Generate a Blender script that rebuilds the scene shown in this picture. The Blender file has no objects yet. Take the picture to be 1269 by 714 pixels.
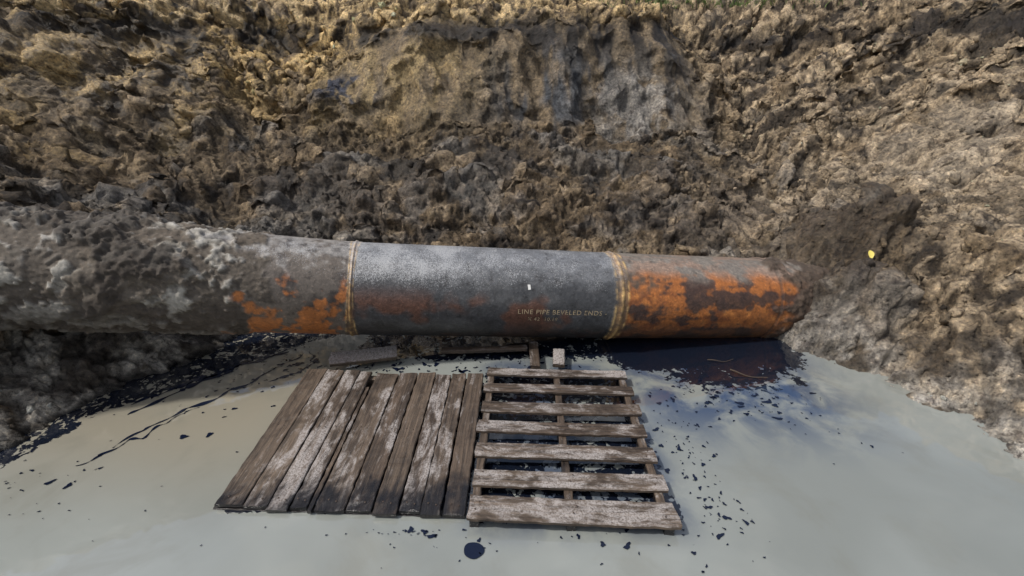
import bpy, math, random
import numpy as np
from mathutils import Vector, Matrix
random.seed(4); RNG=np.random.default_rng(7)
scene=bpy.context.scene
scene.view_settings.view_transform='Standard'
try: scene.view_settings.look='None'
except Exception: pass
scene.view_settings.exposure=0

# ---------------------------------------------------------------- noise
def h2(ix,iy,s):
    ix=ix.astype(np.int64).astype(np.uint64); iy=iy.astype(np.int64).astype(np.uint64)
    h=(ix*np.uint64(374761393)+iy*np.uint64(668265263)+np.uint64(s)*np.uint64(2246822519))&np.uint64(0xffffffff)
    h=((h^(h>>np.uint64(13)))*np.uint64(1274126177))&np.uint64(0xffffffff)
    h=((h^(h>>np.uint64(15)))*np.uint64(2654435761))&np.uint64(0xffffffff)
    h=h^(h>>np.uint64(16))
    return (h&np.uint64(0xffffff)).astype(np.float64)/16777216.0
def perlin(x,y,s=0):
    ix=np.floor(x); iy=np.floor(y); fx=x-ix; fy=y-iy
    u=fx*fx*fx*(fx*(fx*6-15)+10); v=fy*fy*fy*(fy*(fy*6-15)+10)
    def g(a,b):
        t=h2(ix+a,iy+b,s)*2*np.pi
        return np.cos(t)*(fx-a)+np.sin(t)*(fy-b)
    n0=g(0,0)*(1-u)+g(1,0)*u; n1=g(0,1)*(1-u)+g(1,1)*u
    return (n0*(1-v)+n1*v)*1.5
def fbm(x,y,o=4,s=0,g=.5):
    r=0; a=1; t=0
    for i in range(o):
        r=r+a*perlin(x*2**i+i*17.3,y*2**i-i*9.1,s+i); t+=a; a*=g
    return r/t
def ridged(x,y,o=4,s=0,g=.55):
    r=0;a=1;t=0
    for i in range(o):
        r=r+a*(1-np.abs(perlin(x*2.1**i+i*7.3,y*2.1**i+i*3.1,s+i))*1.6)**2; t+=a; a*=g
    return r/t
def billow(x,y,o=4,s=0,g=.55):
    r=0;a=1;t=0
    for i in range(o):
        r=r+a*np.abs(perlin(x*2.1**i+i*7.3,y*2.1**i+i*3.1,s+i)); t+=a; a*=g
    return r/t
def worley(x,y,s=0):
    ix=np.floor(x); iy=np.floor(y); best=np.full(x.shape,9.0); cid=np.zeros(x.shape)
    for a in (-1,0,1):
        for b in (-1,0,1):
            cx=ix+a; cy=iy+b
            px=cx+.1+.8*h2(cx,cy,s); py=cy+.1+.8*h2(cx,cy,s+11)
            st=.6+.8*h2(cx,cy,s+5)
            d=np.sqrt(((x-px)*st)**2+((y-py)/st)**2)
            m=d<best; best=np.where(m,d,best); cid=np.where(m,h2(cx,cy,s+23),cid)
    return best,cid
def clods(x,y,s,cover=.6):
    wx=x+.55*fbm(x*2.1,y*2.1,3,s+70); wy=y+.55*fbm(x*2.1+9,y*2.1,3,s+71)
    f,c=worley(wx,wy,s)
    r=.22+.45*c*c
    return np.minimum(np.sqrt(np.maximum(0,1-(f/r)**2)),.8)*r*(h2(np.floor(c*9999),np.floor(c*777),s)<cover)
def sm(a,b,x):
    t=np.clip((x-a)/(b-a),0,1); return t*t*(3-2*t)
def mix(a,b,m): return a*(1-m[...,None])+np.asarray(b,dtype=float)*m[...,None]

# ---------------------------------------------------------------- helpers
def link(o):
    scene.collection.objects.link(o); return o
def mesh_np(name,verts,faces,smooth=True):
    me=bpy.data.meshes.new(name)
    faces=np.asarray(faces,dtype=np.int32); k=faces.shape[1]
    me.vertices.add(len(verts)); me.vertices.foreach_set('co',np.asarray(verts,dtype=np.float32).ravel())
    me.loops.add(faces.size); me.loops.foreach_set('vertex_index',faces.ravel())
    me.polygons.add(len(faces)); me.polygons.foreach_set('loop_start',np.arange(0,faces.size,k,dtype=np.int32))
    try: me.polygons.foreach_set('loop_total',np.full(len(faces),k,dtype=np.int32))
    except Exception: pass
    me.update(calc_edges=True)
    me.polygons.foreach_set('use_smooth',np.full(len(faces),smooth))
    me.update()
    return link(bpy.data.objects.new(name,me))
def set_col(o,name,c):
    a=o.data.attributes.new(name,'FLOAT_COLOR','POINT')
    cc=np.ones((len(c),4),dtype=np.float32); cc[:,:3]=np.clip(c,0,1); a.data.foreach_set('color',cc.ravel())
def set_f(o,name,c):
    a=o.data.attributes.new(name,'FLOAT','POINT'); a.data.foreach_set('value',np.asarray(c,dtype=np.float32).ravel())
def grid_faces(ny,nx):
    i=np.arange(ny*nx).reshape(ny,nx)
    return np.stack([i[:-1,:-1].ravel(),i[:-1,1:].ravel(),i[1:,1:].ravel(),i[1:,:-1].ravel()],1)

class M:
    def __init__(s,name):
        s.m=bpy.data.materials.new(name); s.m.use_nodes=True; s.t=s.m.node_tree; s.n=s.t.nodes
        s.b=s.n['Principled BSDF']
    def L(s,a,b): s.t.links.new(a,b)
    def new(s,t,**k):
        n=s.n.new(t)
        for a,b in k.items(): setattr(n,a,b)
        return n
    def put(s,sock,v):
        if isinstance(v,bpy.types.NodeSocket): s.L(v,sock)
        elif isinstance(v,(tuple,list)) and len(v)==3 and sock.type=='RGBA': sock.default_value=(*v,1)
        else: sock.default_value=v
    def math(s,op,a,b=0.0,clamp=False):
        n=s.new('ShaderNodeMath',operation=op,use_clamp=clamp); s.put(n.inputs[0],a); s.put(n.inputs[1],b); return n.outputs[0]
    def mix(s,f,a,b,bt='MIX'):
        n=s.new('ShaderNodeMix',data_type='RGBA',blend_type=bt); s.put(n.inputs[0],f); s.put(n.inputs[6],a); s.put(n.inputs[7],b); return n.outputs[2]
    def noise(s,vec,scale,detail=4,rough=.55,dist=0):
        n=s.new('ShaderNodeTexNoise'); s.L(vec,n.inputs['Vector']); n.inputs['Scale'].default_value=scale
        n.inputs['Detail'].default_value=detail; n.inputs['Roughness'].default_value=rough; n.inputs['Distortion'].default_value=dist; return n.outputs[0]
    def step(s,x,a,b):
        n=s.new('ShaderNodeMapRange',interpolation_type='SMOOTHSTEP'); s.put(n.inputs[0],x)
        n.inputs[1].default_value=a; n.inputs[2].default_value=b
        if a>b:
            n.inputs[1].default_value=b; n.inputs[2].default_value=a; n.inputs[3].default_value=1; n.inputs[4].default_value=0
        return n.outputs[0]
    def attr(s,name):
        return s.new('ShaderNodeAttribute',attribute_name=name)
    def pos(s): return s.new('ShaderNodeNewGeometry').outputs['Position']
    def scale(s,vec,v):
        n=s.new('ShaderNodeVectorMath',operation='MULTIPLY'); s.L(vec,n.inputs[0]); n.inputs[1].default_value=v; return n.outputs[0]
    def bump(s,h,strength,dist,prev=None):
        n=s.new('ShaderNodeBump'); s.L(h,n.inputs['Height']); n.inputs['Strength'].default_value=strength; n.inputs['Distance'].default_value=dist
        if prev is not None: s.L(prev,n.inputs['Normal'])
        return n.outputs[0]

# ---------------------------------------------------------------- pipe centreline
PTS=np.array([(-6.6,1.58,1.56),(-3.1,2.60,.90),(-1.19,3.17,.535),(.77,3.41,.373),(2.10,3.63,.25),(3.5,3.93,-.05)])
R=.35
seg=np.linalg.norm(np.diff(PTS,axis=0),axis=1); cum=np.r_[0,np.cumsum(seg)]
def centre(s,soft=.05):
    out=0
    for k in np.linspace(-1,1,7):
        ss=np.clip(s+k*soft,0,cum[-1])
        out=out+np.stack([np.interp(ss,cum,PTS[:,i]) for i in range(3)],-1)
    return out/7
def frame(s):
    a=centre(s-.01); b=centre(s+.01); t=b-a; t/=np.linalg.norm(t,axis=-1,keepdims=True)
    up=np.array([0,0,1.0])-t*t[...,2:3]; up/=np.linalg.norm(up,axis=-1,keepdims=True)
    front=np.cross(up,t)*-1.0
    front=np.where(front[...,1:2]>0,-front,front)
    return t,up,front
def pipe_pt(s,ang,r):
    c=centre(s); t,u,f=frame(s)
    return c+(u*np.cos(ang)[...,None]+f*np.sin(ang)[...,None])*np.asarray(r)[...,None]

# ---------------------------------------------------------------- terrain
POOL=np.array([(-3.3,-1.4),(-3.1,.6),(-2.95,1.3),(-2.82,1.93),(-2.66,2.39),(-2.25,2.75),(-1.85,3.2),(-1.3,3.60),(0,3.78),(1.2,3.85),(1.75,3.6),(1.93,3.05),(2.14,2.46),(2.50,1.80),(2.95,1.0),(3.4,-1.4)])
def sdist(x,y):
    d=np.full(x.shape,1e9); inside=np.zeros(x.shape,bool); n=len(POOL)
    for i in range(n):
        a=POOL[i]; b=POOL[(i+1)%n]; e=b-a
        t=np.clip(((x-a[0])*e[0]+(y-a[1])*e[1])/(e@e),0,1)
        d=np.minimum(d,np.hypot(x-a[0]-t*e[0],y-a[1]-t*e[1]))
        c=((a[1]>y)!=(b[1]>y))
        with np.errstate(divide='ignore',invalid='ignore'):
            xx=(b[0]-a[0])*(y-a[1])/(b[1]-a[1]+1e-12)+a[0]
        inside^=(c&(x<xx))
    return np.where(inside,-d,d)
def axis(lo,hi,step,far,growth=1.12):
    core=np.arange(lo,hi+step/2,step); t=[];s=step;v=core[-1]
    while v<far: s*=growth; v+=s; t.append(v)
    t2=[];s=step;v=core[0]
    while v>-far: s*=growth; v-=s; t2.append(v)
    return np.r_[t2[::-1],core,t]
xs=axis(-8.4,8.6,.0170,70)
dens=[]
v=1.2
while v<9.0:
    dens.append(v); v+= .0145 if v<5.9 else (.0095 if v<7.2 else .022)
core=np.array(dens); t=[];s=.022;v=core[-1]
while v<80: s*=1.14; v+=s; t.append(v)
t2=[];s=.016;v=core[0]
while v>-60: s*=1.14; v-=s; t2.append(v)
ys=np.r_[t2[::-1],core,t]
X,Y=np.meshgrid(xs,ys)
wob=fbm(X*1.1,Y*1.1,3,3)*.20+fbm(X*5,Y*5,4,8)*.10
D=sdist(X,Y)+wob*.8
db=(Y-3.8)+fbm(X*.45,Y*.3,3,21)*.5*sm(4.2,5.5,Y)+wob*.6
zl=np.interp(D,[-1,-.3,0,.10,.5,1,2,3.2,4.2,5,6.2,9],[-.6,-.3,0,.16,.40,.66,1.05,1.55,2.35,3.15,3.6,4.0])
zb=np.interp(db,[-1,-.3,0,.15,.6,1.2,1.8,2.2,2.35,3.05,3.3,4.4,6,9],[-.6,-.3,0,.12,.42,.82,1.2,1.42,1.58,2.75,2.9,3.55,4.0,4.6])
zr=np.interp(D,[-1,-.3,0,.1,.35,1,2,3,4,5,6.2,9],[-.6,-.3,0,.10,.19,.38,.66,1.12,1.78,2.45,3.5,4.3])
wl=sm(-1.4,-3.6,X); wr=sm(1.5,3.6,X)
Z=zb*(1-wl-wr)+zl*wl+zr*wr
Z=np.where(D<0,np.minimum(Z,np.interp(D,[-1,-.3,0],[-.6,-.25,0])),Z)
near=sm(0.5,-1.0,Y)*(D>0); Z=Z*(1-near)+near*np.minimum(Z,.25)
far=sm(9,14,np.hypot(X,Y))
def gau(cx,cy,rx,ry,a): return a*np.exp(-((X-cx)/rx)**2-((Y-cy)/ry)**2)
Z+=gau(3.15,4.05,.42,.38,.52)+gau(2.60,3.38,.36,.36,.54)+gau(2.2,3.98,.3,.2,.18)+gau(3.6,3.7,.5,.5,.10)+gau(3.0,3.2,.3,.3,.14)
Z+=gau(-3.6,3.15,1.4,.30,.22)
Z-=gau(.55,6.3,1.5,.5,.10)
land=sm(.0,.45,D)
face=sm(1.45,1.65,Z)*sm(2.95,2.75,Z)*sm(-2.6,-1.9,X)*sm(2.9,2.3,X)*(Y>4)
face2=np.clip(sm(1.65,1.85,Z)*sm(2.9,2.6,Z)*sm(-9,-8,X)*sm(-3.6,-4.6,X)*(Y>4),0,1)*.6
pack=np.exp(-((X-5.3)/1.6)**2-((Y-4.9)/1.1)**2)*sm(-.35,.1,fbm(X*1.4,Y*2.5,3,58))*.85
Z0=Z.copy()
face=np.clip(face+face2,0,1)*sm(-.38,-.05,fbm(X*1.2,Z*1.6,3,55)+.12)
rough=(1-.95*face)*land*(1-far)*(1-.8*pack)
dyv=np.diff(Y,axis=0,prepend=Y[:1]); dzv=np.diff(Z0,axis=0,prepend=Z0[:1])
W=np.cumsum(np.hypot(dyv,dzv),axis=0); W-=W[np.searchsorted(ys,3.8)][None,:].mean()
del dyv,dzv
Z+=land*(1-far)*(fbm(X*.9,W*.9,3,1)*.24+fbm(X*2.3,W*2.3,3,2)*.12)*(1-.6*face)*sm(0,1.2,D+.1)
st=sm(1.2,1.8,Z0)*sm(3.3,2.9,Z0)*(Y>4)*(1-far)
Yb=Y+st*(fbm(X*1.6,W*1.6,3,80)*.26)
base=np.stack([X,Yb,Z],-1)
gu=np.gradient(base,axis=1); gv_=np.gradient(base,axis=0)
Nn=np.cross(gu,gv_); Nn/=np.linalg.norm(Nn,axis=-1,keepdims=True)+1e-12
del gu,gv_
cov=sm(-.05,.25,fbm(X*.9,W*1.3,3,40)); cov2=sm(-.12,.2,fbm(X*1.7+5,W*2.1,3,41))
cov=np.maximum(cov,.55*sm(2.2,3.4,X))
wX=X+.25*fbm(X*1.5,W*1.5,3,33); wY=W+.25*fbm(X*1.5,W*1.5,3,34)
H=(ridged(wX*1.2,wY*1.9,5,31,.5)-.55)*.15*sm(.2,1,D+.3)
H+=(billow(wX*4,wY*5,4,37,.6)-.25)*.085*(.3+.7*cov2)
tz=W/.34+1.9*fbm(X*.6,W*.7,4,45); fr=tz-np.floor(tz)
H+=.12*(sm(.0,.8,fr)-sm(.82,1,fr))*sm(-.1,.25,fbm(X*1.1,W*1.3,2,46)+.03)*sm(.8,1.6,D+.4)
H+=clods(X*3.6,W*3.6,101,.3)*.085*cov+clods(X*7.5,W*7.5,102,.45)*.080*(.05+.95*cov)+clods(X*15,W*15,103,.6)*.066*(.2+.8*cov)+clods(X*28,W*28,104,.65)*.042*(.3+.7*cov2)
H+=fbm(X*10,W*10,4,60,.6)*.042*(.4+.6*cov2)
H*=rough
H+=(land*.012+.002)*fbm(X*26,W*26,2,61)*(1-far)*(1-.5*face)
rb=sm(1.8,2.4,X)
shore=sm(2.2,1.0,D)*sm(-.05,.2,D)*(1-far)
H=H*(1-.45*rb*sm(1.3,.6,D))
H+=shore*(billow(X*4,W*4,4,66)*.11+(clods(X*5,W*5,67,.5)*.11+clods(X*11,W*11,68,.5)*.075)*(1-.4*rb))
H+=face*(-np.abs(fbm(X*1.9+W*.6,W*.7,2,84))*.10+fbm(X*6+W,W*1.3,4,81)*.045+.04*fbm(X*3.5,W*3.5,4,85))
rx=(X-2.69)*.8+(Y-4.95)*.6; ry=-(X-2.69)*.6+(Y-4.95)*.8
tm=np.exp(-(rx/.50)**4-(ry/.17)**4)
H=H*(1-.9*tm)+tm*(.022*np.sign(np.sin(rx*40))*sm(0,.5,np.abs(np.sin(rx*40))) +.01)
PP=base+Nn*H[...,None]
Xd,Yd,Z=PP[...,0],PP[...,1],PP[...,2]

# colours
A=np.array
nlow=fbm(X*.55,W*.55,3,200); nmid=fbm(X*2.2,W*2.2,4,201); nhi=fbm(X*9,W*9,4,202); nvh=fbm(X*28,W*28,3,203)
nstr=fbm(X*1.6+W*.5,W*4.5,4,205); ngr=fbm(X*1.1+7,W*1.6,4,206)
col=np.broadcast_to(A([.125,.092,.058]),X.shape+(3,)).copy()
col=mix(col,[.020,.015,.012],sm(-.10,.18,nmid*.8+.6*nlow+.5*nstr+.2*nhi)*.93)
col=mix(col,[.25,.19,.12],sm(.08,.30,-nmid+.4*nhi-.3*nstr)*.8)
col=mix(col,[.14,.132,.122],sm(.04,.27,ngr+.25*nhi)*sm(2.3,1.5,Z0)*.7)
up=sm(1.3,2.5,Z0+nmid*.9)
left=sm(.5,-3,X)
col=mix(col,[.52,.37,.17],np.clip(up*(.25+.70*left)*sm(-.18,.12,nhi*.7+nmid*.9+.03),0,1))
lft=np.exp(-((X+5.6)/.9)**2-((Z0-1.15)/.3)**2); col=mix(col,[.48,.33,.13],np.clip(lft,0,1)*sm(-.2,.2,nmid+.3*nhi)*.85)
rt=sm(1.7,3.8,X+nmid*1.0)
col=mix(col,[.36,.285,.195],rt*sm(-.22,.20,nhi*.7+nmid+.06)*.88)
col=mix(col,[.030,.022,.016],rt*sm(.03,.23,nmid*.7-nhi*.4+nstr*.5)*.9)
col=mix(col,[.42,.355,.27],pack*.75)
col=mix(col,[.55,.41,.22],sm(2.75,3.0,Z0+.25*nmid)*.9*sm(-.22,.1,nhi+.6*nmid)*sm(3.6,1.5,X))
fz=fbm(X*1.5,W*1.2,3,210); fv=fbm(X*5,W*1.0,4,211)
col=mix(col,[.23,.175,.11],face*.78)
col=mix(col,[.038,.030,.024],face*sm(-.02,.18,fv+.4*fz)*.9)
bl=np.exp(-((X-.55)/.75)**2-((Z0-2.0)/.5)**2)*sm(-.25,.15,fv*.6+fz*.8)
col=mix(col,[.080,.092,.112],np.clip(bl*1.3,0,.9))
wh=np.exp(-((X-1.6)/.65)**2-((Z0-1.85)/.45)**2)*sm(-.15,.2,fz+.5*nhi+.5*nmid+.04)
col=mix(col,[.26,.245,.225],np.clip(wh*1.3,0,.85))
tn=np.exp(-((X+1.5)/.9)**2-((Z0-2.25)/.55)**2)*sm(-.25,.12,fv*.7+fz*.5)
col=mix(col,[.50,.37,.18],np.clip(tn*1.1,0,.85))
bl2=np.exp(-((X+2.2)/.5)**2-((Z0-1.95)/.2)**2)*sm(-.1,.15,fz+nhi*.5)
col=mix(col,[.032,.044,.078],np.clip(bl2*1.5,0,.92))
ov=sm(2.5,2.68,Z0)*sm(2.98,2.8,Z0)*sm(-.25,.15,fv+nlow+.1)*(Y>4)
col=mix(col,[.014,.010,.008],ov*.9)  # shade line under the overhanging lip, painted near black
gl=sm(-1.0,-2.2,X)*sm(1.5,.7,D+nmid*.5)*(Y<4.6)
col=mix(col,[.34,.315,.275],gl*sm(-.3,.10,nhi*.8+nmid*.5)*.88)
col=mix(col,[.055,.043,.034],gl*sm(.05,.3,nmid*.8-nhi*.3)*.88)
gr=sm(1.8,2.3,X)*sm(1.15,.5,D+nmid*.5+nhi*.3)
col=mix(col,[.46,.44,.405],gr*sm(-.26,.12,nhi*.7+nmid*.6+.02)*.9)
col=mix(col,[.10,.085,.068],gr*sm(.02,.25,nstr-nhi*.3)*.8)
mm=np.clip((gau(3.15,4.05,.58,.5,1)+gau(2.6,3.45,.42,.42,1)),0,1)
col=mix(col,[.034,.024,.017],mm*sm(-.4,.1,nhi)*.9)
cm=gau(.6,4.9,3.2,.5,1)
col=mix(col,[.20,.165,.13],np.clip(cm,0,1)*sm(-.05,.25,nhi+nlow)*.6)
wet=sm(.060,.012,Z+nhi*.05)
col=mix(col,[.014,.012,.011],wet*.88*(1-sm(2.0,2.4,X)*.75))
dk=np.exp(-((X-1.55)/.6)**2-((Y-3.7)/.45)**2); col=mix(col,[.012,.010,.009],np.clip(dk,0,1)*.9)  # shade of the hollow under the pipe painted into the soil
col*=(np.exp(.6*nvh+.45*nhi))[...,None]
col*=(.52+.73*sm(-.05,.06,H))[...,None]**(.8)  # relief shading put into the colour: hollows darker, crests lighter
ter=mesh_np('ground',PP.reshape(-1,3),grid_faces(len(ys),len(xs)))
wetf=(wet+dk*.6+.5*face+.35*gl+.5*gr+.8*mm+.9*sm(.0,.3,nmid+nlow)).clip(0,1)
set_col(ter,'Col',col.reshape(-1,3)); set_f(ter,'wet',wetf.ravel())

g=M('soil'); P=g.pos()
a=g.attr('Col'); w=g.attr('wet').outputs['Fac']
n1=g.noise(P,34,8,.74); n2=g.noise(P,120,4,.7); n3=g.noise(P,11,6,.68)
c=g.mix(g.step(n1,.50,.68),a.outputs['Color'],g.mix(1.0,a.outputs['Color'],(2.0,1.9,1.75),'MULTIPLY'))
c=g.mix(g.step(n1,.5,.35),c,g.mix(1.0,c,(.32,.30,.30),'MULTIPLY'))
c=g.mix(g.step(n3,.5,.36),c,g.mix(1.0,c,(.48,.46,.46),'MULTIPLY'))
c=g.mix(g.math('MULTIPLY',g.step(n2,.55,.72),.5),c,g.mix(1.0,c,(1.7,1.65,1.6),'MULTIPLY'))
g.L(c,g.b.inputs['Base Color'])
rr=g.math('SUBTRACT',.85,g.math('MULTIPLY',w,.45)); g.L(rr,g.b.inputs['Roughness'])
g.b.inputs['Specular IOR Level'].default_value=.4
bn=g.bump(n3,.6,.05); bn=g.bump(n1,1.0,.026,bn); bn=g.bump(n2,.8,.008,bn); g.L(bn,g.b.inputs['Normal'])
ter.data.materials.append(g.m)

def samp(arr,x,y):
    i=np.clip(np.searchsorted(ys,y)-1,0,len(ys)-2); j=np.clip(np.searchsorted(xs,x)-1,0,len(xs)-2)
    return arr[i,j]
# ---------------------------------------------------------------- clods
import bmesh
bm=bmesh.new(); bmesh.ops.create_icosphere(bm,subdivisions=2,radius=1)
iv=np.array([v.co[:] for v in bm.verts]); ifc=np.array([[v.index for v in f.verts] for f in bm.faces]); bm.free()
protos=[]
for k in range(24):
    o=RNG.normal(size=3)*5
    n=perlin(iv[:,0]*1.3+o[0],iv[:,1]*1.3+iv[:,2]*1.7+o[1],k)*.75+perlin(iv[:,1]*3+o[2],iv[:,2]*3+iv[:,0]*2.2,k+50)*.45
    p=iv*(1+n)[:,None]
    for q in range(5):
        d=RNG.normal(size=3); d/=np.linalg.norm(d); hgt=RNG.uniform(.5,.9)
        e=p@d; p=p-np.outer(np.maximum(0,e-hgt),d)
    protos.append(p)
N=16000
px=RNG.uniform(-8,8.6,N*5); py=RNG.uniform(1.2,8.8,N*5)
dd=samp(D,px,py); fc=samp(face,px,py); nl=samp(cov,px,py); pk=samp(pack,px,py)
pr=(dd>.06)*(1-.97*fc)*(1-pk)*(.10+.55*nl)*np.where(px>2,1.1,.65)
keep=RNG.uniform(size=N*5)<pr; px=px[keep][:N]; py=py[keep][:N]; n=len(px)
sz=.0075*(RNG.pareto(2.2,n)+1); sz=np.clip(sz,.0065,.055)
V=[];F=[];C=[];off=0
cx=samp(Xd,px,py); cy=samp(Yd,px,py); cz=samp(Z,px,py); cc=samp(col,px,py)
for i in range(n):
    th=RNG.uniform(0,6.28,3)
    Rm=np.array(Matrix.Rotation(th[0],3,'X')@Matrix.Rotation(th[1],3,'Y')@Matrix.Rotation(th[2],3,'Z'))
    p=protos[i%24]*np.array([1,RNG.uniform(.6,1),RNG.uniform(.5,.9)])@Rm*sz[i]
    V.append(p+[cx[i],cy[i],cz[i]+sz[i]*.15]); F.append(ifc+off); off+=len(iv)
    C.append(np.tile(np.clip(cc[i]*RNG.uniform(.6,1.35),.012,.45),(len(iv),1)))
cl=mesh_np('dirt_clods',np.concatenate(V),np.concatenate(F),True)
set_col(cl,'Col',np.concatenate(C)); set_f(cl,'wet',np.full(off,.2)); cl.data.materials.append(g.m)

# ---------------------------------------------------------------- water
wx=np.arange(-4.2,4.3,.03); wy=np.arange(-2,4.6,.03); WX,WY=np.meshgrid(wx,wy)
wa=mesh_np('water',np.stack([WX,WY,WX*0],-1).reshape(-1,3),grid_faces(len(wy),len(wx)))
def box(x0,x1,y0,y1,e): return sm(x0-e,x0+e,WX)*sm(x1+e,x1-e,WX)*sm(y0-e,y0+e,WY)*sm(y1+e,y1-e,WY)
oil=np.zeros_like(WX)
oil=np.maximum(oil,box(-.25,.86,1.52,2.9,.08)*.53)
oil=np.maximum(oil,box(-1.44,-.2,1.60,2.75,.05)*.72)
oil=np.maximum(oil,box(.70,2.3,2.85,4.2,.30)*.95)  # dark patch under the pipe: its shade and reflection painted in with real oil
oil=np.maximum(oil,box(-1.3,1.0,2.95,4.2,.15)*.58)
oil=np.maximum(oil,box(1.0,2.1,2.50,3.2,.35)*.62)  # front fringe of the painted pipe shade, mixed with oil
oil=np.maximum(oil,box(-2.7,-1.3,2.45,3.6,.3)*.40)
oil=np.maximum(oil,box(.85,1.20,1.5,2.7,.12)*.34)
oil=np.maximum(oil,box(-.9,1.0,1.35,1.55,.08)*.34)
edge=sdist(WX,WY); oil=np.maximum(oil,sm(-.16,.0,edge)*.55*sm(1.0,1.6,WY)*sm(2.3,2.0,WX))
film_reflect=np.maximum(box(.8,2.2,2.2,4.2,.40),box(-.2,.85,1.5,3.0,.12)*.8)  # blue sky reflection on oily water, painted as a colour mask
set_f(wa,'oil',oil.ravel()); set_f(wa,'film_reflect',film_reflect.ravel())
m=M('muddy_water'); P=m.pos(); oil_shade=m.attr('oil').outputs['Fac']; fm=m.attr('film_reflect').outputs['Fac']
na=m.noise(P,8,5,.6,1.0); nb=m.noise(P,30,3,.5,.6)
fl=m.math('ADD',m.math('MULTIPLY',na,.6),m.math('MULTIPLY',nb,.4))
mask=m.step(m.math('ADD',fl,oil_shade),.985,1.015)
nc=m.noise(P,.7,4,.5,.5); nd=m.noise(P,2.5,5,.6,.6)
sx=m.new('ShaderNodeSeparateXYZ'); m.L(P,sx.inputs[0])
wc=m.mix(m.step(nc,.35,.65),(.210,.225,.210),(.265,.285,.272))
beige=m.math('MULTIPLY',m.step(sx.outputs[0],-.6,-1.8),m.step(sx.outputs[1],1.4,2.3))  # warm bank reflection painted into the left water colour
wc=m.mix(m.math('MULTIPLY',beige,.85),wc,(.265,.240,.185))
wc=m.mix(m.math('MULTIPLY',m.step(nd,.48,.72),.4),wc,(.18,.18,.15))
nf=m.noise(P,3.2,5,.6,.5)
wc=m.mix(m.math('MULTIPLY',fm,m.step(nf,.36,.60)),wc,(.026,.048,.105))  # painted sky reflection: dark blue put into the base colour
wc=m.mix(mask,wc,(.006,.009,.018))  # oil flecks, plus the painted shade under the pipe
m.L(wc,m.b.inputs['Base Color']); m.b.inputs['Roughness'].default_value=.03; m.b.inputs['IOR'].default_value=1.5
m.b.inputs['Specular IOR Level'].default_value=1.0
rp=m.noise(P,5,2,.5,.3); m.L(m.bump(rp,.10,.02),m.b.inputs['Normal'])
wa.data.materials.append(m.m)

OV=[];OF=[]
def blob(x,y,r,el=1,rot=0,k=16,rg=.25):
    b=len(OV); OV.append((x,y,.004)); ph=random.random()*9; p2=random.random()*9
    for i in range(k):
        t=2*math.pi*i/k; q=r*(1+rg*math.sin(2*t+ph)*.8+rg*math.sin(3*t+p2)*.7+rg*.4*math.sin(5*t+ph))
        a,bb=q*math.cos(t)*el,q*math.sin(t)/el
        OV.append((x+a*math.cos(rot)-bb*math.sin(rot),y+a*math.sin(rot)+bb*math.cos(rot),.004))
    for i in range(k): OF.append((b,b+1+i,b+1+(i+1)%k))
blob(-.17,1.41,.043,1.03,0,32,.05)
def cluster(cx,cy,sx,sy,n,r0,r1,rot=None):
    for i in range(n):
        x=random.gauss(cx,sx); y=random.gauss(cy,sy)
        if sdist(np.array([x]),np.array([y]))[0]>-.03: continue
        blob(x,y,random.uniform(r0,r1)*random.choice([.35,.5,.7,1.2]),random.uniform(1,1.35),rot if rot is not None else random.uniform(0,3.14),14,.35)
cluster(1.0,2.05,.07,.28,80,.004,.013); cluster(1.0,1.60,.07,.08,24,.004,.013)
cluster(-1.95,2.75,.28,.28,80,.005,.018,.5); cluster(-1.2,2.95,.35,.10,80,.006,.022)
cluster(-.2,2.88,.5,.07,70,.006,.02); cluster(.1,1.46,.5,.03,24,.005,.014)
cluster(1.45,2.5,.28,.15,90,.005,.022); cluster(-1.9,1.7,.4,.2,10,.003,.007); cluster(0,1.9,1.4,.4,14,.003,.006)
cluster(-2.45,1.78,.15,.12,34,.004,.014); cluster(1.8,2.35,.15,.2,26,.004,.012); cluster(.5,1.36,.5,.05,10,.003,.008)
cluster(-.5,1.50,.12,.012,26,.004,.012,.1)
def ribbon(pts,w):
    P0=np.array(pts); tt=np.linspace(0,1,60); L=np.r_[0,np.cumsum(np.linalg.norm(np.diff(P0,axis=0),axis=1))]; L/=L[-1]
    x=np.interp(tt,L,P0[:,0])+.05*perlin(tt*7,tt*0+w*900,5); y=np.interp(tt,L,P0[:,1])+.05*perlin(tt*7,tt*0+w*700+3,6)
    b=len(OV)
    for i in range(60):
        j=min(i+1,59); k=max(i-1,0); d=np.array([x[j]-x[k],y[j]-y[k]]); d/=np.linalg.norm(d)+1e-9
        ww=w*(.15+abs(perlin(np.array([tt[i]*11]),np.array([w*333]),9)[0])*2.4)*math.sin(math.pi*min(max(tt[i],.02),.98))**.4
        OV.append((x[i]-d[1]*ww,y[i]+d[0]*ww,.0035)); OV.append((x[i]+d[1]*ww,y[i]-d[0]*ww,.0035))
    for i in range(59):
        q=b+2*i; OF.append((q,q+1,q+3)); OF.append((q,q+3,q+2))
ribbon([(-1.75,3.2),(-2.0,2.95),(-2.2,2.75),(-2.35,2.5),(-2.45,2.35)],.020)
ribbon([(-1.8,3.15),(-2.05,2.95),(-2.3,2.65),(-2.5,2.45)],.024)
ribbon([(-1.65,3.1),(-1.85,2.75),(-2.0,2.5),(-2.2,2.3),(-2.3,2.05)],.010)
ribbon([(-2.05,2.45),(-2.2,2.2),(-2.32,2.0),(-2.4,1.9)],.008)
ribbon([(-1.6,3.15),(-1.5,2.95),(-1.75,2.7)],.012)
ob=mesh_np('oil_slick',np.array(OV),np.array(OF),False)
q=M('oil'); q.b.inputs['Base Color'].default_value=(.006,.010,.026,1); q.b.inputs['Roughness'].default_value=.12
ob.data.materials.append(q.m)

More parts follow.
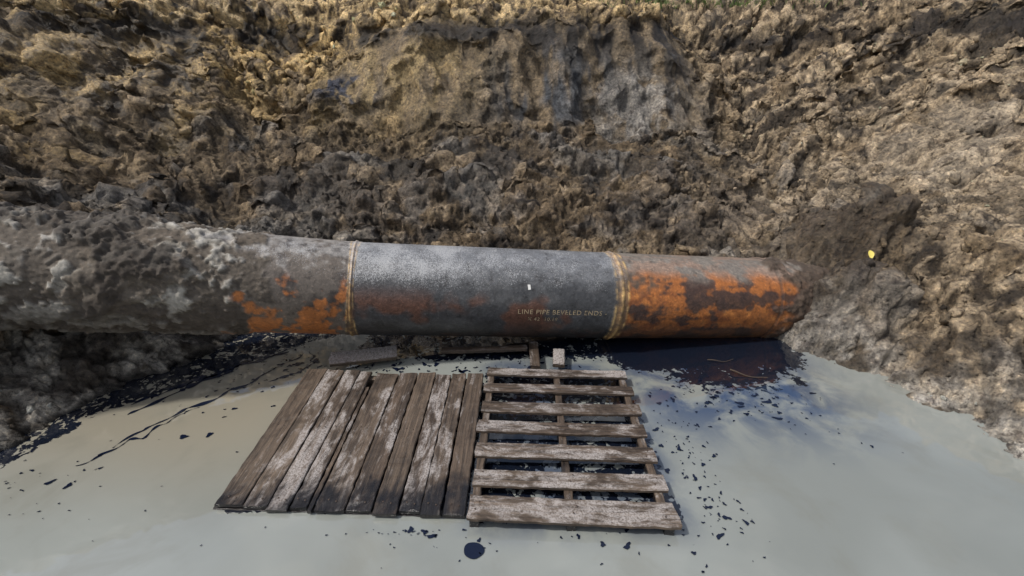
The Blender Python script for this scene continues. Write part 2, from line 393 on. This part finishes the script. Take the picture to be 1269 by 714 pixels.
# ---------------------------------------------------------------- pipeline
root=link(bpy.data.objects.new('steel_pipeline',None))
sA,sB,sC=cum[2],cum[3],cum[4]
S=np.arange(2.2,cum[-1],.009); TH=np.linspace(-np.pi,np.pi,320)
SS,TT=np.meshgrid(S,TH,indexing='ij')
XX=np.interp(SS,cum,PTS[:,0])
arc=TT*R
nA=fbm(SS*1.5,arc*1.8,4,300); nB=fbm(SS*5,arc*5,4,301); nC=fbm(SS*16,arc*16,4,302); nD=fbm(SS*45,arc*45,2,303); nS=fbm(SS*.9,arc*6,3,304); nT=fbm(SS*14,arc*1.2,3,305)
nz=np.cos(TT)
mud=sm(-1.80,-1.95,XX+.45*nA+.45*nB)
rad=R+0*SS
crA=sm(-.03,.04,nA*.6+nB*.6+.25*nC+.02); crB=sm(.03,.12,nB*.8+nC*.5); crC=sm(.10,.18,nA*.8-nB*.6+.3*nC)
rad+=mud*(.004+.009*crA+.007*crB+.010*crC+.007*nC+.005*nD+.014*np.clip(nB,0,1))
thick=sm(.08,.3,nA+.5*nB+.5*np.exp(-((XX+2.75)/.3)**2)*sm(.3,.9,nz)-.1)*mud; rad+=thick*(.018+clods(SS*7,arc*7,310,.7)*.045+.012*nC)
rad+=(1-mud)*.0010*nD
for s0 in (sA,sB): rad+=.010*np.exp(-((SS-s0)/.011)**2)*(1+.3*nT)+.003*(np.abs(SS-s0)<.05)
rad+=.006*np.exp(-((SS-sC)/.008)**2)+.005*(SS>sC)
steel=np.broadcast_to(A([.048,.050,.055]),SS.shape+(3,)).copy()
steel=mix(steel,[.085,.086,.090],sm(-.2,.3,nS+.5*nB)*.6)
steel=mix(steel,[.022,.023,.026],sm(.0,.35,nT+.3*nA)*.55)
steel=mix(steel,[.115,.048,.028],sm(.0,.2,nA+.4*nB+.34*np.exp(-((XX+.75)/.4)**2)-.10)*sm(.55,.05,nz)*.8)
steel=mix(steel,[.018,.015,.014],sm(-.15,-.65,nz+.25*nB)*.8)  # underside shade painted into the steel colour
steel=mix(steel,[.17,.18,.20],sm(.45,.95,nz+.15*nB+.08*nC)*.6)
rr_=sm(.02,.05,SS-sB)
rust=mix(np.broadcast_to(A([.10,.070,.050]),SS.shape+(3,)).copy(),[.34,.118,.030],sm(-.30,.08,nA*.7+nB*.6+.25*nC+.18-.8*np.clip(nz-.68,0,1)))
rust=mix(rust,[.50,.20,.05],sm(.1,.4,nC+.5*nB)*.5*sm(.75,.4,nz))
rust=mix(rust,[.17,.055,.022],sm(.02,.25,nB*.9-nC*.5)*.65*sm(.75,.4,nz))
rust=mix(rust,[.030,.024,.024],sm(.07,.24,nS*.7+nA*.4+.5*nB+.25*nC+.04)*.88)
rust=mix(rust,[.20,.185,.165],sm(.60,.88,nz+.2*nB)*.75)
rust=mix(rust,[.05,.036,.028],sm(-.15,-.5,nz+.3*nB)*.7)  # rusty length: shade painted toward its underside
steel=steel*(1-rr_[...,None])+rust*rr_[...,None]
lr=sm(.02,.05,sA-SS)
lf=mix(np.broadcast_to(A([.12,.10,.084]),SS.shape+(3,)).copy(),[.042,.033,.030],sm(-.1,.3,nB+nA*.5))
lf=mix(lf,[.38,.13,.03],sm(.06,.26,nA*.4+nB*.8+.4*nC+.24*sm(.25,-.35,nz)-.05)*sm(.7,.3,nz)*.88)
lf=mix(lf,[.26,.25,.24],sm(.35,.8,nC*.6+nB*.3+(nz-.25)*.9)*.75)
steel=steel*(1-lr[...,None])+lf*lr[...,None]
mc=mix(np.broadcast_to(A([.18,.165,.142]),SS.shape+(3,)).copy(),[.29,.275,.245],crB*.85)
mc=mix(mc,[.065,.050,.038],np.clip(1-crA,0,1)*.8)
mc=mix(mc,[.090,.072,.055],crC*.8)
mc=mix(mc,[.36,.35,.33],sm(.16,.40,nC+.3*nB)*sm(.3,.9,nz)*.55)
mc=mix(mc,[.036,.028,.022],thick*.9)
mc=mix(mc,[.045,.036,.030],sm(.05,-.35,nz+.4*nB)*.65)  # mud crust darkened below, underside shade in the colour
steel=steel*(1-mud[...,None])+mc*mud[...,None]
for s0 in (sA,sB):
    b=np.exp(-((SS-s0)/.035)**4)*(.6+.7*nB+.5*nC)
    steel=mix(steel,[.30,.17,.065],np.clip(b,0,.85))
    for e in (-.042,.042,0):
        steel=mix(steel,[.55,.37,.15],np.clip(np.exp(-((SS-s0-e)/.0065)**2)*(.5+1.4*nC+.6*nB),0,.85))
steel=mix(steel,[.02,.016,.014],np.exp(-((SS-sC+.012)/.007)**2)*.9)
em=sm(2.10,2.28,XX+.45*nB+.25*nA); steel=mix(steel,[.060,.042,.030],em*.92); rad+=em*(.01+.03*np.clip(nC+nB,0,1))
steel*=(np.exp(.3*nD+.4*nC))[...,None]
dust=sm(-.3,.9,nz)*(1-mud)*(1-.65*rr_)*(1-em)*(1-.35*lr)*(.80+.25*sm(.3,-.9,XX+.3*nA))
pv=pipe_pt(SS,TT,rad)
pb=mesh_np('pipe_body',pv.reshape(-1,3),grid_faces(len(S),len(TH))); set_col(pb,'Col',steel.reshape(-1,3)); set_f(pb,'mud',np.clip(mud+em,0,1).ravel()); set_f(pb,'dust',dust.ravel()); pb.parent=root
p=M('pipe_steel'); P=p.pos(); a=p.attr('Col').outputs['Color']; mf=p.attr('mud').outputs['Fac']; df=p.attr('dust').outputs['Fac']
n1=p.noise(P,60,5,.65); n2=p.noise(P,130,4,.75); n4=p.noise(P,18,6,.7); n5=p.noise(P,5,5,.65)
c=p.mix(p.step(n1,.5,.72),a,p.mix(1.0,a,(1.6,1.55,1.5),'MULTIPLY'))
c=p.mix(p.step(n4,.48,.3),c,p.mix(1.0,c,(.5,.48,.47),'MULTIPLY'))
dd_=p.math('ADD',p.math('MULTIPLY',df,.30),p.math('ADD',p.math('MULTIPLY',n2,.75),p.math('MULTIPLY',n5,.45)))
c=p.mix(p.math('MULTIPLY',p.step(dd_,.84,.96),.55),c,(.50,.51,.53))
p.L(c,p.b.inputs['Base Color'])
p.L(p.math('ADD',p.math('MULTIPLY',n1,.35),p.math('ADD',.27,p.math('MULTIPLY',mf,.4))),p.b.inputs['Roughness'])
bn=p.bump(n4,.4,.008); bn=p.bump(n1,.6,.006,bn); bn=p.bump(n2,.4,.0015,bn); p.L(bn,p.b.inputs['Normal']); pb.data.materials.append(p.m)
def stencil(txt,size,sx,ang,name):
    cu=bpy.data.curves.new('t','FONT'); cu.body=txt; cu.size=size; cu.space_character=1.12; cu.resolution_u=3
    o=link(bpy.data.objects.new('t',cu)); bpy.context.view_layer.update()
    me=bpy.data.meshes.new_from_object(o.evaluated_get(bpy.context.evaluated_depsgraph_get())); bpy.data.objects.remove(o)
    b=bmesh.new(); b.from_mesh(me); bmesh.ops.triangulate(b,faces=b.faces[:]); b.to_mesh(me); b.free()
    co=np.array([v.co[:] for v in me.vertices])
    w=pipe_pt(sx+co[:,0],ang-co[:,1]/R,np.full(len(co),R+.004))
    for i,v in enumerate(me.vertices): v.co=w[i]
    me.update(); o=link(bpy.data.objects.new(name,me)); o.parent=root; me.materials.append(stm.m)
stm=M('stencil_paint'); P=stm.pos(); n=stm.noise(P,60,4,.75)
stm.L(stm.mix(stm.step(n,.50,.66),(.44,.35,.22),(.06,.05,.045)),stm.b.inputs['Base Color']); stm.b.inputs['Roughness'].default_value=.8
stencil('LINE PIPE BEVELED ENDS -',.052,sB-.78,1.62,'stencil_text')
stencil('X 42  10.19',.042,sB-.70,1.78,'stencil_text_low')
tg=pipe_pt(sA+np.array([1.265,1.285,1.29,1.27]),np.array([1.0,1.0,1.10,1.11]),np.full(4,R+.004))
to=mesh_np('paper_tag',tg,[[0,1,2,3]],False); to.parent=root
tm_=M('paper'); tm_.b.inputs['Base Color'].default_value=(.7,.7,.68,1); to.data.materials.append(tm_.m)

# ---------------------------------------------------------------- wood
wd=M('weathered_wood'); oi=wd.new('ShaderNodeObjectInfo'); tc=wd.new('ShaderNodeTexCoord').outputs['Object']; P=wd.pos()
ad=wd.new('ShaderNodeVectorMath',operation='ADD'); wd.L(tc,ad.inputs[0])
cmb=wd.new('ShaderNodeCombineXYZ'); wd.L(wd.math('MULTIPLY',oi.outputs['Random'],31.0),cmb.inputs[0]); wd.L(wd.math('MULTIPLY',oi.outputs['Random'],17.0),cmb.inputs[1]); wd.L(cmb.outputs[0],ad.inputs[1])
ov_=ad.outputs[0]
gr_=wd.noise(wd.scale(ov_,(2.2,60,30)),1,7,.72,.4); gl_=wd.noise(wd.scale(ov_,(4,8,8)),1,5,.65,.5); gf=wd.noise(ov_,110,3,.7); gm=wd.noise(wd.scale(ov_,(6,24,20)),1,6,.75,.6)
base_=wd.mix(wd.step(gr_,.25,.75),(.018,.013,.010),(.17,.125,.090))
base_=wd.mix(wd.math('MULTIPLY',oi.outputs['Random'],.7),base_,wd.mix(1.0,base_,(.50,.44,.42),'MULTIPLY'))
base_=wd.mix(wd.math('MULTIPLY',wd.step(gl_,.5,.34),.7),base_,wd.mix(1.0,base_,(.35,.32,.31),'MULTIPLY'))
fa=wd.attr('frost').outputs['Fac']
frost=wd.math('MULTIPLY',wd.step(wd.math('ADD',wd.math('MULTIPLY',wd.math('SUBTRACT',fa,1.0),.06),wd.math('ADD',wd.math('MULTIPLY',gl_,.65),wd.math('MULTIPLY',gm,.5))),.56,.70),wd.step(gf,.26,.62))
up_=wd.new('ShaderNodeSeparateXYZ'); ge=wd.new('ShaderNodeNewGeometry'); wd.L(ge.outputs['Normal'],up_.inputs[0])
frost=wd.math('MULTIPLY',frost,wd.step(up_.outputs[2],.3,.8))
base_=wd.mix(wd.math('MULTIPLY',frost,.75,True),base_,(.44,.41,.40))
sp=wd.new('ShaderNodeSeparateXYZ'); wd.L(P,sp.inputs[0])
wetm=wd.step(wd.math('ADD',sp.outputs[2],wd.math('MULTIPLY',wd.math('SUBTRACT',gl_,.5),.06)),.050,.030)
base_=wd.mix(wd.math('MULTIPLY',wetm,.88),base_,(.010,.011,.014))
wd.L(base_,wd.b.inputs['Base Color']); wd.L(wd.math('SUBTRACT',.62,wd.math('MULTIPLY',wetm,.4)),wd.b.inputs['Roughness'])
wb=wd.bump(gr_,.9,.008); wb=wd.bump(gf,.4,.002,wb); wd.L(wb,wd.b.inputs['Normal'])

def board(name,p0,p1,w,th,parent,frost=1.0,roll=0.0,seed=0):
    p0=Vector(p0); p1=Vector(p1); d=p1-p0; L=d.length; d.normalize()
    up=Vector((0,0,1)); up=(up-d*up.dot(d)).normalized(); side=up.cross(d)
    Mx=Matrix((d,side,up)).transposed().to_4x4(); Mx.translation=(p0+p1)/2; Mx=Mx@Matrix.Rotation(roll,4,'X')
    n=40; b=.004; rng=np.random.default_rng(seed)
    sec=[(-w/2+b,-th/2),(w/2-b,-th/2),(w/2,-th/2+b),(w/2,th/2-b),(w/2-b,th/2),(w/6,th/2),(-w/6,th/2),(-w/2+b,th/2),(-w/2,th/2-b),(-w/2,-th/2+b)]
    k=len(sec); V=[];t=np.linspace(-1,1,n); o=rng.uniform(0,99)
    cup=rng.uniform(-.003,.004); bow=rng.uniform(-.006,.006)
    e1=perlin(t*9+o,t*0+seed,1)*.005; e2=perlin(t*9+o,t*0+seed+7,2)*.005
    for i in range(n):
        for (y,z) in sec:
            yy=y+(e1[i] if y>0 else e2[i]); zz=z+bow*(1-t[i]**2)+cup*(abs(y)/(w/2))**2+.001*rng.normal()
            xx=t[i]*L/2
            if i in(0,n-1): xx-=np.sign(t[i])*abs(perlin(np.array([y*40+o]),np.array([float(i)]),3)[0])*.022
            V.append((xx,yy,zz))
    F=[]
    for i in range(n-1):
        for j in range(k): F.append((i*k+j,i*k+(j+1)%k,(i+1)*k+(j+1)%k,(i+1)*k+j))
    me=bpy.data.meshes.new(name); caps=[tuple(range(k))[::-1],tuple((n-1)*k+j for j in range(k))]
    me.from_pydata(V,[],F+caps); me.update()
    ob=link(bpy.data.objects.new(name,me)); ob.matrix_world=Mx; ob.parent=parent
    bm=bmesh.new(); bm.from_mesh(me); bmesh.ops.recalc_face_normals(bm,faces=bm.faces[:]); bm.to_mesh(me); bm.free()
    set_f(ob,'frost',np.full(len(me.vertices),frost)); me.materials.append(wd.m); return ob
nm_=M('rusty_nail'); nm_.b.inputs['Base Color'].default_value=(.05,.03,.02,1)
def nails(parent,pts):
    V=[];F=[]
    for (x,y,z) in pts:
        b=len(V); V.append((x,y,z+.0015))
        for i in range(8): V.append((x+.0045*math.cos(i*.785),y+.0045*math.sin(i*.785),z))
        for i in range(8): F.append((b,b+1+i,b+1+(i+1)%8))
    o=mesh_np('nail_heads',np.array(V),F,False); o.parent=parent; o.data.materials.append(nm_.m)

pal=link(bpy.data.objects.new('wooden_pallet',None))
def bil(A0,B0,C0,D0,u,v):
    A0,B0,C0,D0=map(Vector,(A0,B0,C0,D0)); return (A0*(1-u)+B0*u)*(1-v)+(D0*(1-u)+C0*u)*v
q4=((-.175,2.72,.085),(.80,2.69,.075),(.758,1.530,.055),(-.205,1.575,.06))
wid=[.085,.085,.10,.10,.105,.105,.14]
jit=[(-.0,.0),(-.012,.01),(-.005,.015),(-.02,.0),(-.01,.01),(0,.015),(-.005,.02)]
np_=[]
for i in range(7):
    v=i/6*.985+.0; a0=bil(*q4,jit[i][0],v+.004*(i%3)); b0=bil(*q4,1+jit[i][1],v)
    board('slat_%d'%(i+1),a0,b0,wid[i],.022,pal,[2.4,1.1,1.1,1.4,1.5,1.8,1.8][i],random.uniform(-.03,.03),20+i)
    for u in (.04,.52,.96):
        n_=bil(*q4,u,v); np_+= [(n_.x+.01,n_.y+.02,n_.z+.0135),(n_.x-.008,n_.y-.02,n_.z+.0135)]
for j,u in enumerate((.03,.50,.965)):
    a0=bil(*q4,u,-.03); b0=bil(*q4,u,1.04); dz=Vector((0,0,-.058))
    board('stringer_%d'%(j+1),a0+dz,b0+dz,.042,.09,pal,.35,0,40+j)
for j,v in enumerate((0.02,.5,.98)):
    a0=bil(*q4,0,v); b0=bil(*q4,1,v); dz=Vector((0,0,-.117))
    board('bottom_slat_%d'%(j+1),a0+dz,b0+dz,.09,.02,pal,.3,0,50+j)
nails(pal,np_)
pal2=link(bpy.data.objects.new('wooden_pallet',None))
q5=((-1.42,2.70,.115),(-.195,2.635,.11),(-.225,1.565,.018),(-1.455,1.615,.018))
bd=[(0,.112),(.116,.212),(.216,.302),(.306,.372),(.405,.525),(.531,.632),(.637,.733),(.738,.822),(.827,.905),(.911,1.0)]
fro=[.1,1.4,1.8,1.9,1.3,.8,.0,1.9,1.1,.0]
np2=[]
for i,(u0,u1) in enumerate(bd):
    u=(u0+u1)/2; ue=u+random.uniform(-.003,.003)
    e0=[0,.01,.0,.01,.02,.015,0,.02,.0,-.01][i]; e1=[.985,.99,1.0,.985,1.0,.99,1.005,.985,1.0,.995][i]
    a0=bil(*q5,u,e0)+Vector((0,0,random.uniform(-.004,.006))); b0=bil(*q5,ue,e1)+Vector((0,0,random.uniform(-.003,.003)))
    board('deck_board_%d'%(i+1),a0,b0,(u1-u0)*1.215,.022,pal2,fro[i],random.uniform(-.03,.03),70+i)
    for v in (.05,.5,.95):
        n_=bil(*q5,u,v); np2+=[(n_.x+.02,n_.y,n_.z+.016),(n_.x-.02,n_.y+.01,n_.z+.016)]
board('loose_sliver',bil(*q5,.388,.16),bil(*q5,.388,1.0),.020,.02,pal2,.6,0,95)
for j,v in enumerate((.04,.5,.965)):
    a0=bil(*q5,-.01,v); b0=bil(*q5,1.0,v); dz=Vector((0,0,-.060))
    board('bearer_%d'%(j+1),a0+dz,b0+dz,.05,.09,pal2,.1,0,90+j)
nails(pal2,np2)
def plank(*a):
    w_=link(bpy.data.objects.new('wooden_plank',None)); board('plank_body',*a[:4],w_,*a[4:])
plank((-1.36,2.90,.075),(-.88,3.02,.07),.15,.03,6.0,0.1,120)
plank((.17,3.16,.06),(.17,2.80,.06),.07,.04,.9,0,121)
plank((.36,3.02,.085),(.34,2.82,.07),.085,.03,6.0,0,122)
plank((-.55,3.06,.058),(.12,3.10,.06),.06,.03,.8,0,123)

# ---------------------------------------------------------------- sticks, leaf, grass
stk=M('bark'); stk.b.inputs['Base Color'].default_value=(.07,.05,.035,1); stk.b.inputs['Roughness'].default_value=.9
tv=[];tf=[]
def twig(p,d,L,r):
    p=np.array(p,float); d=np.array(d,float); d/=np.linalg.norm(d); b=len(tv); s1=np.cross(d,[0,0,1.0]); s1/=np.linalg.norm(s1); s2=np.cross(s1,d); o=random.random()*50
    for i in range(8):
        t=i/7; c=p+d*L*t+s1*L*.12*math.sin(t*4+o)+s2*L*.06*math.sin(t*6+o)
        for k in range(5): tv.append(c+(s1*math.cos(k*1.257)+s2*math.sin(k*1.257))*r*(1-.6*t))
    for i in range(7):
        for k in range(5): tf.append((b+i*5+k,b+i*5+(k+1)%5,b+i*5+5+(k+1)%5,b+i*5+5+k))
for i in range(190):
    x=random.uniform(-6,7); y=random.uniform(4.3,8)
    if i<24: x=random.gauss(3,.4); y=random.gauss(3.9,.3)
    z=samp(Z,np.array([x]),np.array([y]))[0]; yy=samp(Yd,np.array([x]),np.array([y]))[0]
    if z<.05: continue
    twig((x,yy,z+.01),(random.uniform(-1,1),random.uniform(-.6,.3),random.uniform(-.2,.5)),random.uniform(.06,.28),random.uniform(.0015,.005))
twig((1.62,2.86,.012),(.6,-.5,.03),.24,.006); twig((1.5,3.0,.012),(.9,-.1,.02),.2,.004)
tw=mesh_np('twigs',np.array(tv),tf); tw.data.materials.append(stk.m)
def leaf(o,L,w,a,tilt):
    V=[];F=[]
    for i in range(7):
        t=i/6; ww=w*math.sin(math.pi*t)**.8
        for k in(-1,0,1): V.append((t*L-L/2,k*ww,abs(k)*.3*ww+.1*L*math.sin(t*3)))
    for i in range(6):
        for k in range(2): q=i*3+k; F.append((q,q+1,q+4,q+3))
    ob=mesh_np('fallen_leaf',np.array(V),F); ob.matrix_world=Matrix.Translation(o)@Matrix.Rotation(a,4,'Z')@Matrix.Rotation(tilt,4,'Y')
    mm_=bpy.data.materials.get('yellow_leaf')
    if not mm_:
        q=M('yellow_leaf'); q.b.inputs['Base Color'].default_value=(.62,.52,.12,1); mm_=q.m
    ob.data.materials.append(mm_)
for (lx,ly,L,a) in ((3.05,3.68,.10,1.2),(3.4,4.35,.05,.3)):
    j=(samp(Xd,np.array([lx]),np.array([ly]))[0],samp(Yd,np.array([lx]),np.array([ly]))[0]-.03,samp(Z,np.array([lx]),np.array([ly]))[0]+.05)
    leaf(j,L,L*.22,a,-.6)
gv=[];gf_=[];gc=[]
def blade(x,y,z,h):
    b=len(gv); a=random.uniform(0,6.28); lx=math.cos(a)*h*random.uniform(.2,.8); ly=math.sin(a)*h*random.uniform(.2,.8); w=random.uniform(.004,.009); pa=random.uniform(0,3.14)
    c=np.array([.05,.10,.018])*random.uniform(.5,1.7)+np.array([.04,.02,0])*random.random()
    for i in range(4):
        t=i/3; ww=w*(1-t*.9)
        for s_ in(-1,1): gv.append((x+lx*t*t+s_*ww*math.cos(pa),y+ly*t*t+s_*ww*math.sin(pa),z+h*t*(1-.25*t))); gc.append(c)
    for i in range(3): q=b+i*2; gf_.append((q,q+1,q+3,q+2))
for cnt in range(20000):
    if cnt<12000: x=random.gauss(3.3,.75); y=random.uniform(6.4,9.6); lim=.162
    else: x=random.uniform(-9,10); y=random.uniform(9,13); lim=.19
    z=samp(Z,np.array([x]),np.array([y]))[0]; yy=samp(Yd,np.array([x]),np.array([y]))[0]
    if z<1.85+lim*yy: continue
    blade(x,yy,z-.01,random.uniform(.05,.2))
gr=mesh_np('grass',np.array(gv),gf_); set_col(gr,'Col',np.array(gc)); q=M('grass_blades'); q.L(q.attr('Col').outputs['Color'],q.b.inputs['Base Color']); q.b.inputs['Roughness'].default_value=.6; gr.data.materials.append(q.m)

# ---------------------------------------------------------------- light
el,az=math.radians(54),math.radians(-108)
w=bpy.data.worlds.new('World'); scene.world=w; w.use_nodes=True; nt=w.node_tree
sk=nt.nodes.new('ShaderNodeTexSky'); sk.sky_type='NISHITA'; sk.sun_disc=False; sk.sun_elevation=el; sk.sun_rotation=az; sk.dust_density=3; sk.air_density=1.0
bg=nt.nodes['Background']; bg.inputs[1].default_value=.12
tcw=nt.nodes.new('ShaderNodeTexCoord'); cn=nt.nodes.new('ShaderNodeTexNoise'); cn.inputs['Scale'].default_value=2.6; cn.inputs['Detail'].default_value=6; cn.inputs['Roughness'].default_value=.55
nt.links.new(tcw.outputs['Generated'],cn.inputs['Vector'])
mr=nt.nodes.new('ShaderNodeMapRange'); mr.interpolation_type='SMOOTHSTEP'; mr.inputs[1].default_value=.42; mr.inputs[2].default_value=.62; mr.inputs[4].default_value=.8
nt.links.new(cn.outputs[0],mr.inputs[0])
mxw=nt.nodes.new('ShaderNodeMix'); mxw.data_type='RGBA'; nt.links.new(mr.outputs[0],mxw.inputs[0]); nt.links.new(sk.outputs[0],mxw.inputs[6]); mxw.inputs[7].default_value=(7.6,7.6,7.6,1)
nt.links.new(mxw.outputs[2],bg.inputs[0])
sd=Vector((math.sin(az)*math.cos(el),math.cos(az)*math.cos(el),math.sin(el)))
su=bpy.data.lights.new('sun','SUN'); su.energy=3.4; su.angle=math.radians(4); su.color=(1,.95,.87)
so=link(bpy.data.objects.new('sun',su)); so.rotation_euler=sd.to_track_quat('Z','Y').to_euler(); so.location=(-5,0,10)

# ---------------------------------------------------------------- camera
cam=bpy.data.cameras.new('camera'); co_=link(bpy.data.objects.new('camera',cam)); cam.sensor_width=36; cam.lens=36*560/1269; cam.clip_end=500; cam.clip_start=.05
co_.location=(0,0,1.85); co_.rotation_euler=(math.radians(90-22.5),0,0); scene.camera=co_
